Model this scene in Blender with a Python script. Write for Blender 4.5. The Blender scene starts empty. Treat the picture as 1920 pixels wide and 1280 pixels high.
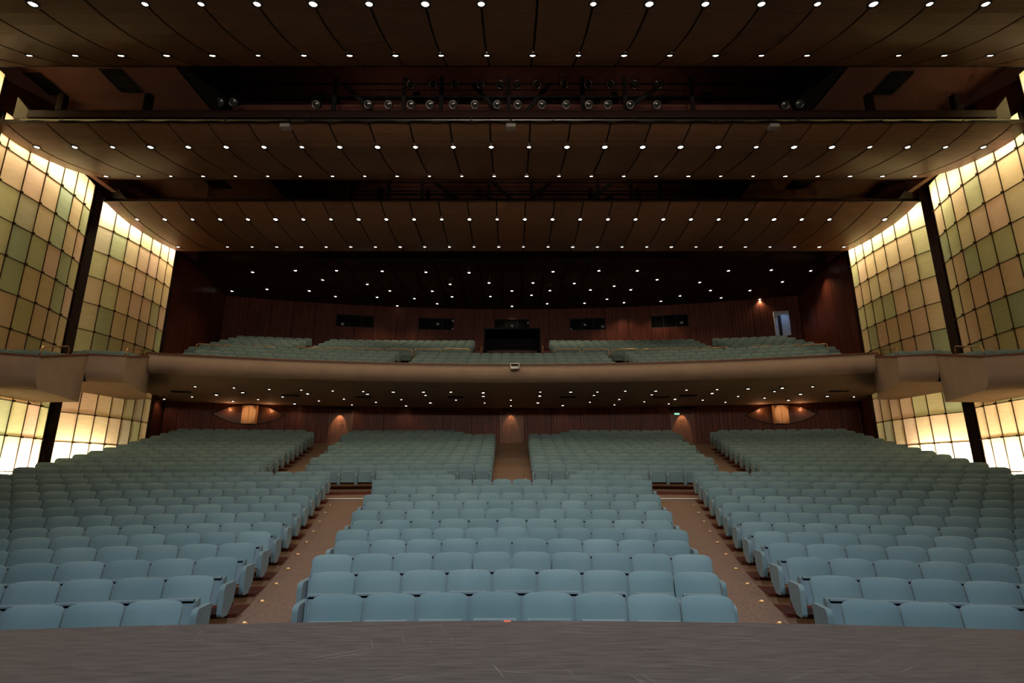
import bpy, math, random
import numpy as np
from mathutils import Vector, Matrix

random.seed(7)
rng = np.random.default_rng(7)
scene = bpy.context.scene
COL = scene.collection
CAMZ = 2.15                      # lens height above the front of the auditorium floor
PITCH = math.radians(13.9)
FPX = 1000.0                     # focal length in pixels of the 1920x1280 frame

# ------------------------------------------------------------------ camera, world, exposure, big lights
cam_d = bpy.data.cameras.new('camera'); cam_d.sensor_width = 36.0; cam_d.lens = 36.0 * FPX / 1920.0
cam_d.clip_start = 0.05; cam_d.clip_end = 200
cam = bpy.data.objects.new('camera', cam_d); COL.objects.link(cam)
cam.location = (0, 0, CAMZ); cam.rotation_euler = (math.pi / 2 + PITCH, 0, 0)
scene.camera = cam
scene.view_settings.view_transform = 'Standard'; scene.view_settings.look = 'None'
scene.view_settings.gamma = 1.0; scene.view_settings.use_curve_mapping = False
scene.view_settings.exposure = 0.0
scene.cycles.use_denoising = True
scene.cycles.max_bounces = 4; scene.cycles.diffuse_bounces = 3; scene.cycles.glossy_bounces = 2; scene.cycles.transmission_bounces = 2
scene.cycles.use_adaptive_sampling = True; scene.cycles.adaptive_threshold = 0.03; scene.cycles.adaptive_min_samples = 24
scene.cycles.sample_clamp_indirect = 3.0
scene.cycles.caustics_reflective = False; scene.cycles.caustics_refractive = False

world = bpy.data.worlds.new('dark_house'); scene.world = world; world.use_nodes = True
world.node_tree.nodes['Background'].inputs[0].default_value = (0.9, 0.75, 0.6, 1)
world.node_tree.nodes['Background'].inputs[1].default_value = 0.0


def spot(name, loc, target, energy, color, size_deg, blend=0.5, radius=0.1, parent=None):
    d = bpy.data.lights.new(name, 'SPOT'); d.energy = energy; d.color = color
    d.spot_size = math.radians(size_deg); d.spot_blend = blend; d.shadow_soft_size = radius
    o = bpy.data.objects.new(name, d); COL.objects.link(o); o.location = loc
    o.rotation_euler = (Vector(target) - Vector(loc)).to_track_quat('-Z', 'Y').to_euler()
    if parent: o.parent = parent
    return o

# work lights hanging over the stage, behind and above the camera: two cool ones on the centre rows; three wide warm fills are added to brighten the house
for wx, we in ((-2.0, 3300), (2.0, 3300)):
    spot('stage_work_light', (wx, -1.0, 10.5), (wx * 0.5, 8.5, 0.4), we, (0.76, 0.84, 1.0), 78, 1.0, 0.35)
for wx, we in ((-6.0, 1600), (0.0, 1700), (6.0, 1600)):
    spot('house_fill_light', (wx, -2.5, 10.4), (wx * 0.7, 20.0, 9.5), we, (1.0, 0.84, 0.68), 110, 1.0, 0.4)
# dim unseen fill lights added to brighten the inside of the two lighting slots
for wy, we in ((16.2, 16), (23.2, 14)):
    for wx in (-5, 0, 5):
        d = bpy.data.lights.new('slot_fill_light', 'POINT'); d.energy = we; d.color = (1, .7, .5); d.shadow_soft_size = .1
        o = bpy.data.objects.new('slot_fill_light', d); COL.objects.link(o); o.location = (wx, wy, CAMZ + 15.3)

# ------------------------------------------------------------------ materials
MAT = {}


def ramp(nt, stops):
    r = nt.nodes.new('ShaderNodeValToRGB')
    els = r.color_ramp.elements
    while len(els) < len(stops): els.new(0.5)
    for e, (p, c) in zip(els, stops): e.position = p; e.color = (*c, 1)
    return r


def mat(name, c1, c2=None, scale=4.0, rough=0.7, metal=0.0, coord='Object', stretch=(1, 1, 1), bump=0.0, bscale=60.0,
        spec=0.3, rand=0.0, detail=4.0, sheen=0.0, coat=0.0):
    m = bpy.data.materials.new(name); m.use_nodes = True; nt = m.node_tree
    b = nt.nodes['Principled BSDF']
    b.inputs['Roughness'].default_value = rough; b.inputs['Metallic'].default_value = metal
    b.inputs['Specular IOR Level'].default_value = spec
    if sheen: b.inputs['Sheen Weight'].default_value = sheen; b.inputs['Sheen Roughness'].default_value = 0.5
    if coat: b.inputs['Coat Weight'].default_value = coat; b.inputs['Coat Roughness'].default_value = 0.25
    tc = nt.nodes.new('ShaderNodeTexCoord'); mp = nt.nodes.new('ShaderNodeMapping')
    mp.inputs['Scale'].default_value = stretch
    if coord == 'World':
        g = nt.nodes.new('ShaderNodeNewGeometry'); nt.links.new(g.outputs['Position'], mp.inputs['Vector'])
    else:
        nt.links.new(tc.outputs[coord], mp.inputs['Vector'])
    no = nt.nodes.new('ShaderNodeTexNoise'); no.inputs['Scale'].default_value = scale; no.inputs['Detail'].default_value = detail
    nt.links.new(mp.outputs['Vector'], no.inputs['Vector'])
    col = ramp(nt, [(0.32, c1), (0.68, c2 or c1)])
    nt.links.new(no.outputs['Fac'], col.inputs['Fac'])
    out = col.outputs['Color']
    if rand:
        oi = nt.nodes.new('ShaderNodeObjectInfo'); hs = nt.nodes.new('ShaderNodeHueSaturation')
        mr = nt.nodes.new('ShaderNodeMapRange'); mr.inputs['To Min'].default_value = 1 - rand; mr.inputs['To Max'].default_value = 1 + rand
        nt.links.new(oi.outputs['Random'], mr.inputs['Value']); nt.links.new(mr.outputs['Result'], hs.inputs['Value'])
        nt.links.new(out, hs.inputs['Color']); out = hs.outputs['Color']
    nt.links.new(out, b.inputs['Base Color'])
    if bump:
        n2 = nt.nodes.new('ShaderNodeTexNoise'); n2.inputs['Scale'].default_value = bscale
        nt.links.new(mp.outputs['Vector'], n2.inputs['Vector'])
        bp = nt.nodes.new('ShaderNodeBump'); bp.inputs['Strength'].default_value = bump; bp.inputs['Distance'].default_value = 0.01
        nt.links.new(n2.outputs['Fac'], bp.inputs['Height']); nt.links.new(bp.outputs['Normal'], b.inputs['Normal'])
    MAT[name] = m
    return m


mat('seat_fabric', (0.107, 0.170, 0.174), (0.137, 0.203, 0.205), scale=1.2, rough=0.9, coord='World', bump=0.15, bscale=90, spec=0.15, rand=0.07, sheen=0.15)
mat('seat_plastic', (0.13, 0.19, 0.21), (0.15, 0.21, 0.23), scale=3, rough=0.55, coord='World', rand=0.05)
mat('dark_metal', (0.02, 0.02, 0.022), (0.03, 0.028, 0.028), rough=0.45, metal=0.6)
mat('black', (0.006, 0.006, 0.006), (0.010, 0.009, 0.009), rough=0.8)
mat('black_gloss', (0.006, 0.006, 0.007), rough=0.08, spec=0.5)
mat('carpet', (0.135, 0.088, 0.064), (0.19, 0.125, 0.09), scale=25, rough=0.95, coord='World', bump=0.4, bscale=120, spec=0.1)
mat('step_wood', (0.075, 0.016, 0.008), (0.13, 0.03, 0.014), scale=6, rough=0.35, coord='World', stretch=(1, 1, 6))
mat('cloud_wood', (0.15, 0.074, 0.040), (0.22, 0.105, 0.056), scale=2.2, rough=0.42, stretch=(1.0, 9, 3), rand=0.16, detail=6)
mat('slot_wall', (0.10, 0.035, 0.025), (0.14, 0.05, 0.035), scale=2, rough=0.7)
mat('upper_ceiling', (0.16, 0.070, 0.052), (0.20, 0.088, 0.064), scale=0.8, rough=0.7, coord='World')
mat('plaster', (0.36, 0.262, 0.20), (0.41, 0.30, 0.225), scale=1.5, rough=0.8, coord='World', bump=0.2, bscale=30)
mat('rail_wood', (0.14, 0.045, 0.022), (0.2, 0.07, 0.035), scale=5, rough=0.35, coord='World')
mat('mullion', (0.05, 0.028, 0.014), (0.08, 0.045, 0.022), rough=0.4, metal=0.5)
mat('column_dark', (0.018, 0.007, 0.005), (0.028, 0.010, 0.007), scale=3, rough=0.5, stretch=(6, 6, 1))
mat('lantern_back', (0.75, 0.66, 0.5), rough=0.9)
mat('brass', (0.55, 0.34, 0.16), (0.62, 0.4, 0.2), rough=0.35, metal=1.0)
mat('steel', (0.35, 0.33, 0.3), (0.45, 0.42, 0.38), rough=0.35, metal=1.0)
mat('nosing_glint', (0.62, 0.58, 0.54), (0.7, 0.66, 0.6), rough=0.45)  # pale non-metal base colour paints in the glint on the step nosing
mat('pale_metal', (0.22, 0.2, 0.18), (0.3, 0.27, 0.24), rough=0.5)
mat('grille_wood', (0.07, 0.032, 0.018), (0.11, 0.05, 0.026), scale=3, rough=0.6)
mat('door_wood', (0.13, 0.052, 0.03), (0.19, 0.08, 0.045), scale=2.5, rough=0.4, stretch=(8, 8, 1))
mat('door_dark', (0.07, 0.026, 0.014), (0.10, 0.04, 0.02), scale=2.5, rough=0.4, stretch=(8, 8, 1))
mat('light_wood', (0.50, 0.27, 0.13), (0.58, 0.33, 0.17), scale=2.5, rough=0.5, stretch=(8, 8, 1))
mat('white_paint', (0.55, 0.6, 0.68), (0.6, 0.65, 0.72), rough=0.7)
mat('orange_tape', (0.8, 0.16, 0.07), rough=0.7)
mat('lens_glass', (0.10, 0.105, 0.10), (0.16, 0.16, 0.15), rough=0.12, spec=0.8, metal=0.6)


def panel_wood():
    m = bpy.data.materials.new('panel_wood'); m.use_nodes = True; nt = m.node_tree; b = nt.nodes['Principled BSDF']
    b.inputs['Roughness'].default_value = 0.42; b.inputs['Specular IOR Level'].default_value = 0.2
    g = nt.nodes.new('ShaderNodeNewGeometry'); mp = nt.nodes.new('ShaderNodeMapping'); mp.inputs['Scale'].default_value = (6, 6, 0.35)
    nt.links.new(g.outputs['Position'], mp.inputs['Vector'])
    no = nt.nodes.new('ShaderNodeTexNoise'); no.inputs['Scale'].default_value = 1.6; no.inputs['Detail'].default_value = 6
    nt.links.new(mp.outputs['Vector'], no.inputs['Vector'])
    r = ramp(nt, [(0.3, (0.075, 0.018, 0.011)), (0.55, (0.125, 0.031, 0.018)), (0.75, (0.17, 0.047, 0.026))])
    nt.links.new(no.outputs['Fac'], r.inputs['Fac'])
    sep = nt.nodes.new('ShaderNodeSeparateXYZ'); nt.links.new(g.outputs['Position'], sep.inputs['Vector'])
    ad = nt.nodes.new('ShaderNodeMath'); ad.operation = 'ADD'
    nt.links.new(sep.outputs['X'], ad.inputs[0]); nt.links.new(sep.outputs['Y'], ad.inputs[1])
    ml = nt.nodes.new('ShaderNodeMath'); ml.operation = 'MULTIPLY'; ml.inputs[1].default_value = 1 / 0.16
    nt.links.new(ad.outputs[0], ml.inputs[0])
    fr = nt.nodes.new('ShaderNodeMath'); fr.operation = 'FRACT'; nt.links.new(ml.outputs[0], fr.inputs[0])
    gt = nt.nodes.new('ShaderNodeMath'); gt.operation = 'GREATER_THAN'; gt.inputs[1].default_value = 0.12
    nt.links.new(fr.outputs[0], gt.inputs[0])
    bp = nt.nodes.new('ShaderNodeBump'); bp.inputs['Strength'].default_value = 0.8; bp.inputs['Distance'].default_value = 0.02
    nt.links.new(gt.outputs[0], bp.inputs['Height']); nt.links.new(bp.outputs['Normal'], b.inputs['Normal'])
    mx = nt.nodes.new('ShaderNodeMix'); mx.data_type = 'RGBA'; mx.inputs['A'].default_value = (0.03, 0.009, 0.006, 1)
    nt.links.new(gt.outputs[0], mx.inputs['Factor']); nt.links.new(r.outputs['Color'], mx.inputs['B'])
    nt.links.new(mx.outputs['Result'], b.inputs['Base Color'])
    MAT['panel_wood'] = m


def stage_mat():
    m = bpy.data.materials.new('stage_boards'); m.use_nodes = True; nt = m.node_tree; b = nt.nodes['Principled BSDF']
    b.inputs['Roughness'].default_value = 0.6; b.inputs['Specular IOR Level'].default_value = 0.25
    g = nt.nodes.new('ShaderNodeNewGeometry')
    mp = nt.nodes.new('ShaderNodeMapping'); mp.inputs['Scale'].default_value = (1.2, 9, 1)
    nt.links.new(g.outputs['Position'], mp.inputs['Vector'])
    no = nt.nodes.new('ShaderNodeTexNoise'); no.inputs['Scale'].default_value = 3.5; no.inputs['Detail'].default_value = 8
    nt.links.new(mp.outputs['Vector'], no.inputs['Vector'])
    r = ramp(nt, [(0.3, (0.055, 0.045, 0.039)), (0.7, (0.092, 0.076, 0.066))]); nt.links.new(no.outputs['Fac'], r.inputs['Fac'])
    cur = r.outputs['Color']
    # scuffs: short worn scratches from strongly stretched noise at a few angles, broken up by a patch mask
    for q, (rot, lo, hi, am) in enumerate(((0.18, .665, .70, .8), (-0.55, .68, .71, .8), (1.25, .69, .72, .7), (0.02, .66, .70, .6))):
        mv = nt.nodes.new('ShaderNodeMapping'); mv.inputs['Rotation'].default_value = (0, 0, rot); mv.inputs['Location'].default_value = (3.7 * q, 1.9 * q, 0)
        nt.links.new(g.outputs['Position'], mv.inputs['Vector'])
        ms = nt.nodes.new('ShaderNodeMapping'); ms.inputs['Scale'].default_value = (1.6, 70, 1)
        nt.links.new(mv.outputs['Vector'], ms.inputs['Vector'])
        n1 = nt.nodes.new('ShaderNodeTexNoise'); n1.inputs['Scale'].default_value = 1.0; n1.inputs['Detail'].default_value = 1.5; n1.inputs['Distortion'].default_value = 0.4
        nt.links.new(ms.outputs['Vector'], n1.inputs['Vector'])
        r1 = nt.nodes.new('ShaderNodeMapRange'); r1.inputs['From Min'].default_value = lo; r1.inputs['From Max'].default_value = hi; r1.inputs['To Max'].default_value = am
        nt.links.new(n1.outputs['Fac'], r1.inputs['Value'])
        n2 = nt.nodes.new('ShaderNodeTexNoise'); n2.inputs['Scale'].default_value = 1.7; n2.inputs['Detail'].default_value = 4
        nt.links.new(mv.outputs['Vector'], n2.inputs['Vector'])
        gt = nt.nodes.new('ShaderNodeMapRange'); gt.inputs['From Min'].default_value = 0.50; gt.inputs['From Max'].default_value = 0.62
        nt.links.new(n2.outputs['Fac'], gt.inputs['Value'])
        mu = nt.nodes.new('ShaderNodeMath'); mu.operation = 'MULTIPLY'
        nt.links.new(r1.outputs['Result'], mu.inputs[0]); nt.links.new(gt.outputs['Result'], mu.inputs[1])
        mx = nt.nodes.new('ShaderNodeMix'); mx.data_type = 'RGBA'; mx.inputs['B'].default_value = (0.17, 0.145, 0.13, 1)
        nt.links.new(mu.outputs[0], mx.inputs['Factor']); nt.links.new(cur, mx.inputs['A']); cur = mx.outputs['Result']
    nt.links.new(cur, b.inputs['Base Color'])
    MAT['stage_boards'] = m


def screen_mat():
    m = bpy.data.materials.new('amber_screen'); m.use_nodes = True; nt = m.node_tree
    for n in list(nt.nodes):
        if n.type != 'OUTPUT_MATERIAL': nt.nodes.remove(n)
    out = [n for n in nt.nodes if n.type == 'OUTPUT_MATERIAL'][0]
    oi = nt.nodes.new('ShaderNodeObjectInfo')
    r = ramp(nt, [(0.0, (0.68, 0.53, 0.27)), (0.3, (0.66, 0.50, 0.26)), (0.42, (0.70, 0.48, 0.29)), (0.58, (0.60, 0.54, 0.26)),
                  (0.74, (0.50, 0.49, 0.23)), (0.86, (0.38, 0.43, 0.24)), (0.95, (0.72, 0.51, 0.32))])
    nt.links.new(oi.outputs['Random'], r.inputs['Fac'])
    g = nt.nodes.new('ShaderNodeNewGeometry'); mp = nt.nodes.new('ShaderNodeMapping'); mp.inputs['Scale'].default_value = (1.2, 1.2, 14)
    nt.links.new(g.outputs['Position'], mp.inputs['Vector'])
    no = nt.nodes.new('ShaderNodeTexNoise'); no.inputs['Scale'].default_value = 2.0; no.inputs['Detail'].default_value = 5
    nt.links.new(mp.outputs['Vector'], no.inputs['Vector'])
    mr = nt.nodes.new('ShaderNodeMapRange'); mr.inputs['To Min'].default_value = 0.78; mr.inputs['To Max'].default_value = 1.2
    nt.links.new(no.outputs['Fac'], mr.inputs['Value'])
    hs = nt.nodes.new('ShaderNodeHueSaturation'); nt.links.new(r.outputs['Color'], hs.inputs['Color']); nt.links.new(mr.outputs['Result'], hs.inputs['Value'])
    tr = nt.nodes.new('ShaderNodeBsdfTranslucent'); nt.links.new(hs.outputs['Color'], tr.inputs['Color'])
    df = nt.nodes.new('ShaderNodeBsdfDiffuse'); nt.links.new(hs.outputs['Color'], df.inputs['Color'])
    mx = nt.nodes.new('ShaderNodeMixShader'); mx.inputs[0].default_value = 0.35
    nt.links.new(tr.outputs[0], mx.inputs[1]); nt.links.new(df.outputs[0], mx.inputs[2])
    gl = nt.nodes.new('ShaderNodeBsdfGlossy'); gl.inputs['Roughness'].default_value = 0.3; gl.inputs['Color'].default_value = (1, 1, 1, 1)
    m2 = nt.nodes.new('ShaderNodeMixShader'); m2.inputs[0].default_value = 0.03
    nt.links.new(mx.outputs[0], m2.inputs[1]); nt.links.new(gl.outputs[0], m2.inputs[2])
    nt.links.new(m2.outputs[0], out.inputs['Surface'])
    MAT['amber_screen'] = m


def emit(name, color, strength):
    m = bpy.data.materials.new(name); m.use_nodes = True; nt = m.node_tree; b = nt.nodes['Principled BSDF']
    b.inputs['Base Color'].default_value = (*color, 1); b.inputs['Emission Color'].default_value = (*color, 1)
    b.inputs['Emission Strength'].default_value = strength
    m.cycles.emission_sampling = 'NONE'
    MAT[name] = m


panel_wood(); stage_mat(); screen_mat()
emit('lamp_lens', (1.0, 0.90, 0.76), 9.0)
emit('lamp_lens_dim', (1.0, 0.86, 0.66), 4.0)
emit('aisle_lens', (1.0, 0.72, 0.45), 0.9)
emit('exit_green', (0.35, 0.85, 0.6), 0.8)


# ------------------------------------------------------------------ mesh helpers
def newobj(name, mesh, parent=None, loc=None, rot=None):
    o = bpy.data.objects.new(name, mesh); COL.objects.link(o)
    if parent is not None: o.parent = parent
    if loc is not None: o.location = loc
    if rot is not None: o.rotation_euler = rot
    return o


def empty(name, loc, rotz=0.0):
    o = bpy.data.objects.new(name, None); COL.objects.link(o); o.location = loc; o.rotation_euler = (0, 0, rotz)
    o.empty_display_size = 0.1
    return o


def tag(o, label=None, cat=None, group=None, kind=None):
    if label: o['label'] = label
    if cat: o['category'] = cat
    if group: o['group'] = group
    if kind: o['kind'] = kind
    return o


def mesh(name, verts, faces, material, smooth=False):
    me = bpy.data.meshes.new(name)
    me.from_pydata([tuple(map(float, v)) for v in verts], [], faces)
    me.materials.append(MAT[material])
    if smooth: me.polygons.foreach_set('use_smooth', [True] * len(me.polygons))
    me.update()
    return me


class MB:
    def __init__(s): s.v = []; s.f = []
    def add(s, v, f):
        n = len(s.v); s.v += [tuple(p) for p in v]; s.f += [tuple(i + n for i in q) for q in f]; return s
    def box(s, c, d, M=None):
        x, y, z = c; a, b, h = d[0] / 2, d[1] / 2, d[2] / 2
        v = [(x + i * a, y + j * b, z + k * h) for i, j, k in ((-1, -1, -1), (1, -1, -1), (1, 1, -1), (-1, 1, -1), (-1, -1, 1), (1, -1, 1), (1, 1, 1), (-1, 1, 1))]
        if M is not None: v = [tuple(M @ Vector(p)) for p in v]
        return s.add(v, [(0, 3, 2, 1), (4, 5, 6, 7), (0, 1, 5, 4), (1, 2, 6, 5), (2, 3, 7, 6), (3, 0, 4, 7)])
    def tube(s, pts, r, n=8, cap=True):
        pts = [Vector(p) for p in pts]; rings = []
        for i, p in enumerate(pts):
            t = (pts[min(i + 1, len(pts) - 1)] - pts[max(i - 1, 0)]).normalized()
            u = t.cross(Vector((0, 0, 1)))
            if u.length < 1e-3: u = t.cross(Vector((1, 0, 0)))
            u.normalize(); w = t.cross(u)
            rings.append([p + r * (math.cos(2 * math.pi * k / n) * u + math.sin(2 * math.pi * k / n) * w) for k in range(n)])
        v = [q for ring in rings for q in ring]; f = []
        for i in range(len(pts) - 1):
            for k in range(n):
                f.append((i * n + k, i * n + (k + 1) % n, (i + 1) * n + (k + 1) % n, (i + 1) * n + k))
        if cap: f.append(tuple(range(n))[::-1]); f.append(tuple((len(pts) - 1) * n + k for k in range(n)))
        return s.add(v, f)
    def lathe(s, prof, n=16, axis='z'):
        v = []; f = []
        for r, h in prof:
            for k in range(n):
                a = 2 * math.pi * k / n; v.append((r * math.cos(a), r * math.sin(a), h))
        for i in range(len(prof) - 1):
            for k in range(n): f.append((i * n + k, i * n + (k + 1) % n, (i + 1) * n + (k + 1) % n, (i + 1) * n + k))
        if axis == 'y': v = [(x, z, -y) for x, y, z in v]
        return s.add(v, f)
    def prism(s, poly, z0, z1, axis='x'):
        # polygon in the two other axes, extruded along axis
        n = len(poly); v = []
        for t in (z0, z1):
            for a, b in poly: v.append({'x': (t, a, b), 'y': (a, t, b), 'z': (a, b, t)}[axis])
        f = [tuple(range(n))[::-1], tuple(range(n, 2 * n))]
        for i in range(n): f.append((i, (i + 1) % n, n + (i + 1) % n, n + i))
        return s.add(v, f)
    def build(s, name, material, parent=None, loc=None, rot=None, smooth=False):
        return newobj(name, mesh(name, s.v, s.f, material, smooth), parent, loc, rot)
    def me(s, name, material, smooth=False): return mesh(name, s.v, s.f, material, smooth)


def bevel(o, w=0.01, seg=2):
    b = o.modifiers.new('bevel', 'BEVEL'); b.width = w; b.segments = seg; b.limit_method = 'ANGLE'
    return o


ORD = ['', 'first', 'second', 'third', 'fourth', 'fifth', 'sixth', 'seventh', 'eighth', 'ninth', 'tenth', 'eleventh', 'twelfth']
def nth(n):
    if n < len(ORD): return ORD[n]
    return f"{n}{'th' if 10 <= n % 100 <= 20 else {1: 'st', 2: 'nd', 3: 'rd'}.get(n % 10, 'th')}"


# ------------------------------------------------------------------ geometry of the house
YC = -24.0                                            # rows are concentric about (0, YC)
def pol(rho, s):                                      # distance from the stage along the centre line, arc length from the centre line
    R = rho - YC; a = s / R
    return R * math.sin(a), R * math.cos(a) + YC, a
PROF = [(3.0, -0.02), (5.97, 0.06), (10.6, 0.445), (13.5, 0.84), (15.24, 1.135), (18.47, 1.61), (23.9, 2.56), (29.3, 3.62), (31.5, 4.05)]
def fz(rho, x=0.0):
    return float(np.interp(rho, [p[0] for p in PROF], [p[1] for p in PROF])) - 0.01 * abs(x)
ROW = {}
for k in range(1, 14): ROW[k] = 5.97 + 0.927 * (k - 1)
for k in range(14, 27): ROW[k] = 18.47 + 0.9025 * (k - 14)
PITCHW = 0.55


def ray(px, py):                                      # direction of the sight line through a pixel of the photograph
    x, y = (px - 960) / FPX, (640 - py) / FPX
    c, s = math.cos(PITCH), math.sin(PITCH)
    return Vector((x, c - y * s, y * c + s))


def on_level(px, py, z):
    d = ray(px, py); t = (z - CAMZ) / d.z
    return Vector((0, 0, CAMZ)) + d * t


def arc_strip(prof, s0, s1, nseg, material, name, parent=None, thick_bottom=None, smooth=False, dish=True, dcoef=0.01):
    """sweep a (rho, z) profile round the centre of the rows between two half-angles given as arc length at rho 18"""
    v = []; f = []; n = len(prof)
    for i in range(nseg + 1):
        t = s0 + (s1 - s0) * i / nseg
        for rho, z in prof:
            x, y, _ = pol(rho, t * (rho - YC) / (18 - YC)); v.append((x, y, z - (dcoef * abs(x) if dish else 0)))
    for i in range(nseg):
        for j in range(n - 1):
            a = i * n + j; f.append((a, a + n, a + n + 1, a + 1))
    return newobj(name, mesh(name, v, f, material, smooth), parent)


# ---- main floor (carpet), with the row platforms as parts
rr = np.concatenate([np.linspace(4.6, 31.0, 60)])
floor = arc_strip([(r, fz(r)) for r in rr], -21.5, 21.5, 72, 'carpet', 'floor', dish=True)
tag(floor, 'brown carpeted auditorium floor sloping up from the stage', 'floor', kind='structure')


def side_end(k):                                      # inner end of the side blocks
    if k <= 13: return 3.35 + 0.184 * (k - 1)
    return 8.24 + (10.3 - 8.24) * (k - 14) / 12
def wall_lim(k):
    return 15.0 + (16.7 - 15.0) * (k - 14) / 12 if k >= 14 else 15.0 - 0.12 * (14 - k)


NCENT = {1: 8, 2: 9, 3: 10, 4: 10, 5: 11, 6: 11, 7: 12, 8: 12, 9: 13, 10: 13, 11: 14}
BLOCKS = []                                           # (row, block, list of arc positions)
for k in range(1, 27):
    rho = ROW[k]; z_ax = 0.97 * rho
    if k <= 11:
        n = NCENT[k]; off = {1: 0.10, 2: 0.03}.get(k, 0)
        BLOCKS.append((k, 'centre', [(i - (n - 1) / 2) * PITCHW + off for i in range(n)]))
    elif k <= 13:
        for sg, nm in ((-1, 'centre left'), (1, 'centre right')):
            a = {12: 1.66, 13: 2.0}[k]
            BLOCKS.append((k, nm, [sg * (a + PITCHW * (i + .5)) for i in range(4)]))
    else:
        u = (k - 14) / 12; a = 0.72 + .15 * u; b = 6.84 + 1.86 * u
        n = int(round((b - a) / PITCHW))
        skip = {25: 3, 26: 4}.get(k, 0)
        for sg, nm in ((-1, 'centre left'), (1, 'centre right')):
            BLOCKS.append((k, nm, [sg * (a + PITCHW * (i + .5)) for i in range(skip, n)]))
    a = side_end(k); lim = wall_lim(k)
    if k == 26: a += PITCHW
    for sg, nm in ((-1, 'left'), (1, 'right')):
        ss = []; i = 0
        while True:
            s = a + PITCHW * (i + .5); x, y, _ = pol(rho, s)
            if x + .3 > lim or x > 0.99 * (0.97 * y) + 1.4: break
            ss.append(sg * s); i += 1
        if ss: BLOCKS.append((k, nm, ss))

for k, nm, ss in BLOCKS:
    rho = ROW[k]; z = fz(rho) + 0.012
    lo, hi = min(ss) - 0.30, max(ss) + 0.30
    x0 = lo * (18 - YC) / (rho - YC); x1 = hi * (18 - YC) / (rho - YC)
    fr = rho - 0.44; bk = rho + 0.36
    pr = [(fr, z - 0.30), (fr, z), (bk, z)]
    n = max(2, int((hi - lo) / 0.8))
    st = arc_strip(pr, x0, x1, n, 'step_wood', 'row_platform', floor)
    # close the two ends with wood
    me = st.data; v = [tuple(q.co) for q in me.vertices]; f = [tuple(p.vertices) for p in me.polygons]
    m3 = len(pr); last = n * m3
    for base in (0, last):
        b0 = len(v); p = v[base + 2]; v.append((p[0], p[1], p[2] - 0.30)); f.append((base, base + 1, base + 2, b0))
    st.data = mesh('row_platform', v, f, 'step_wood')

# ---- stage
v = []; f = []; ns = 40; yr = [-6.0, 1.0, 3.0]
RS = 26.0
for i in range(ns + 1):
    x = -9 + 18 * i / ns; ye = 4.33 - (RS - math.sqrt(RS * RS - x * x))
    for y in yr + [ye - 0.03]: v.append((x, y, 1.10))
    v += [(x, ye, 1.085), (x, ye, -0.1)]
m = 6
for i in range(ns):
    for j in range(m - 1): a = i * m + j; f.append((a, a + m, a + m + 1, a + 1))
stage = newobj('floor_stage', mesh('floor_stage', v, f, 'stage_boards'))
tag(stage, 'scuffed dark grey brown stage floor with curved front edge', 'stage', kind='structure')
p = on_level(951, 1165.5, 1.10)
tp = MB().box((0, 0, .0015), (0.05, 0.035, 0.003)).build('tape_mark', 'orange_tape', None, (p.x, 4.28, 1.10))
tag(tp, 'small orange tape mark on the stage edge at the centre line', 'tape')

# ------------------------------------------------------------------ theatre seats
def backrest_geo(nx=8, nz=7):
    """upholstered back: convex front, rounded upper corners, leaning back"""
    W, H0, H1, TH = 0.2715, 0.36, 0.85, 0.085
    def outline(t):
        # half width at height fraction
        r = 0.085; z = H0 + (H1 - H0) * t
        if z > H1 - r: dz = z - (H1 - r); return W - r + math.sqrt(max(r * r - dz * dz, 0))
        return W - 0.006 * (1 - t)
    v = []; f = []
    ts = [0, .25, .5, .68, .82, .90, .96, 1.0] if nz >= 7 else [0, .5, .82, .94, 1.0]
    us = [-1 + 2 * i / nx for i in range(nx + 1)]
    if nx >= 8: us = [-1, -.96, -.82, -.4, 0, .4, .82, .96, 1]; nx = 8
    else: us = [-1, -.86, 0, .86, 1]; nx = 4
    nt = len(ts)
    for side in (0, 1):
        for t in ts:
            w = outline(t); z = H0 + (H1 - H0) * t + (0.012 * 0)
            for u in us:
                x = u * w
                bulge = (1 - abs(u) ** 4) * (1 - max(0, (t - .72) / .28) ** 3) * (1 - max(0, (.3 - t) / .3) ** 2 * .6)
                zz = z + (0.010 * (1 - u * u) if t == 1.0 else 0)
                y = 0.06 + 0.11 * t
                y += (-0.045 * bulge) if side == 0 else (TH * (0.35 + 0.65 * bulge) * 0.8 if t < 1 else 0.02)
                v.append((x, y, zz))
    n1 = nx + 1; N = nt * n1
    for j in range(nt - 1):
        for i in range(nx):
            a = j * n1 + i
            f.append((a, a + 1, a + 1 + n1, a + n1)); f.append((N + a + 1, N + a, N + a + n1, N + a + 1 + n1))
    for i in range(nx):
        a = (nt - 1) * n1 + i; f.append((a, a + 1, N + a + 1, N + a)); f.append((i + 1, i, N + i, N + i + 1))
    for j in range(nt - 1):
        a = j * n1; f.append((N + a, a, a + n1, N + a + n1))
        a = j * n1 + nx; f.append((a, N + a, N + a + n1, a + n1))
    return v, f


def cushion_geo():
    # tipped-up seat cushion: rounded slab standing between the arms
    pts = [(-0.02, 0.33), (-0.005, 0.60), (-0.03, 0.625), (-0.085, 0.625), (-0.11, 0.60), (-0.125, 0.36), (-0.10, 0.315), (-0.05, 0.31)]
    return MB().prism(pts, -0.215, 0.215, 'x')


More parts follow.
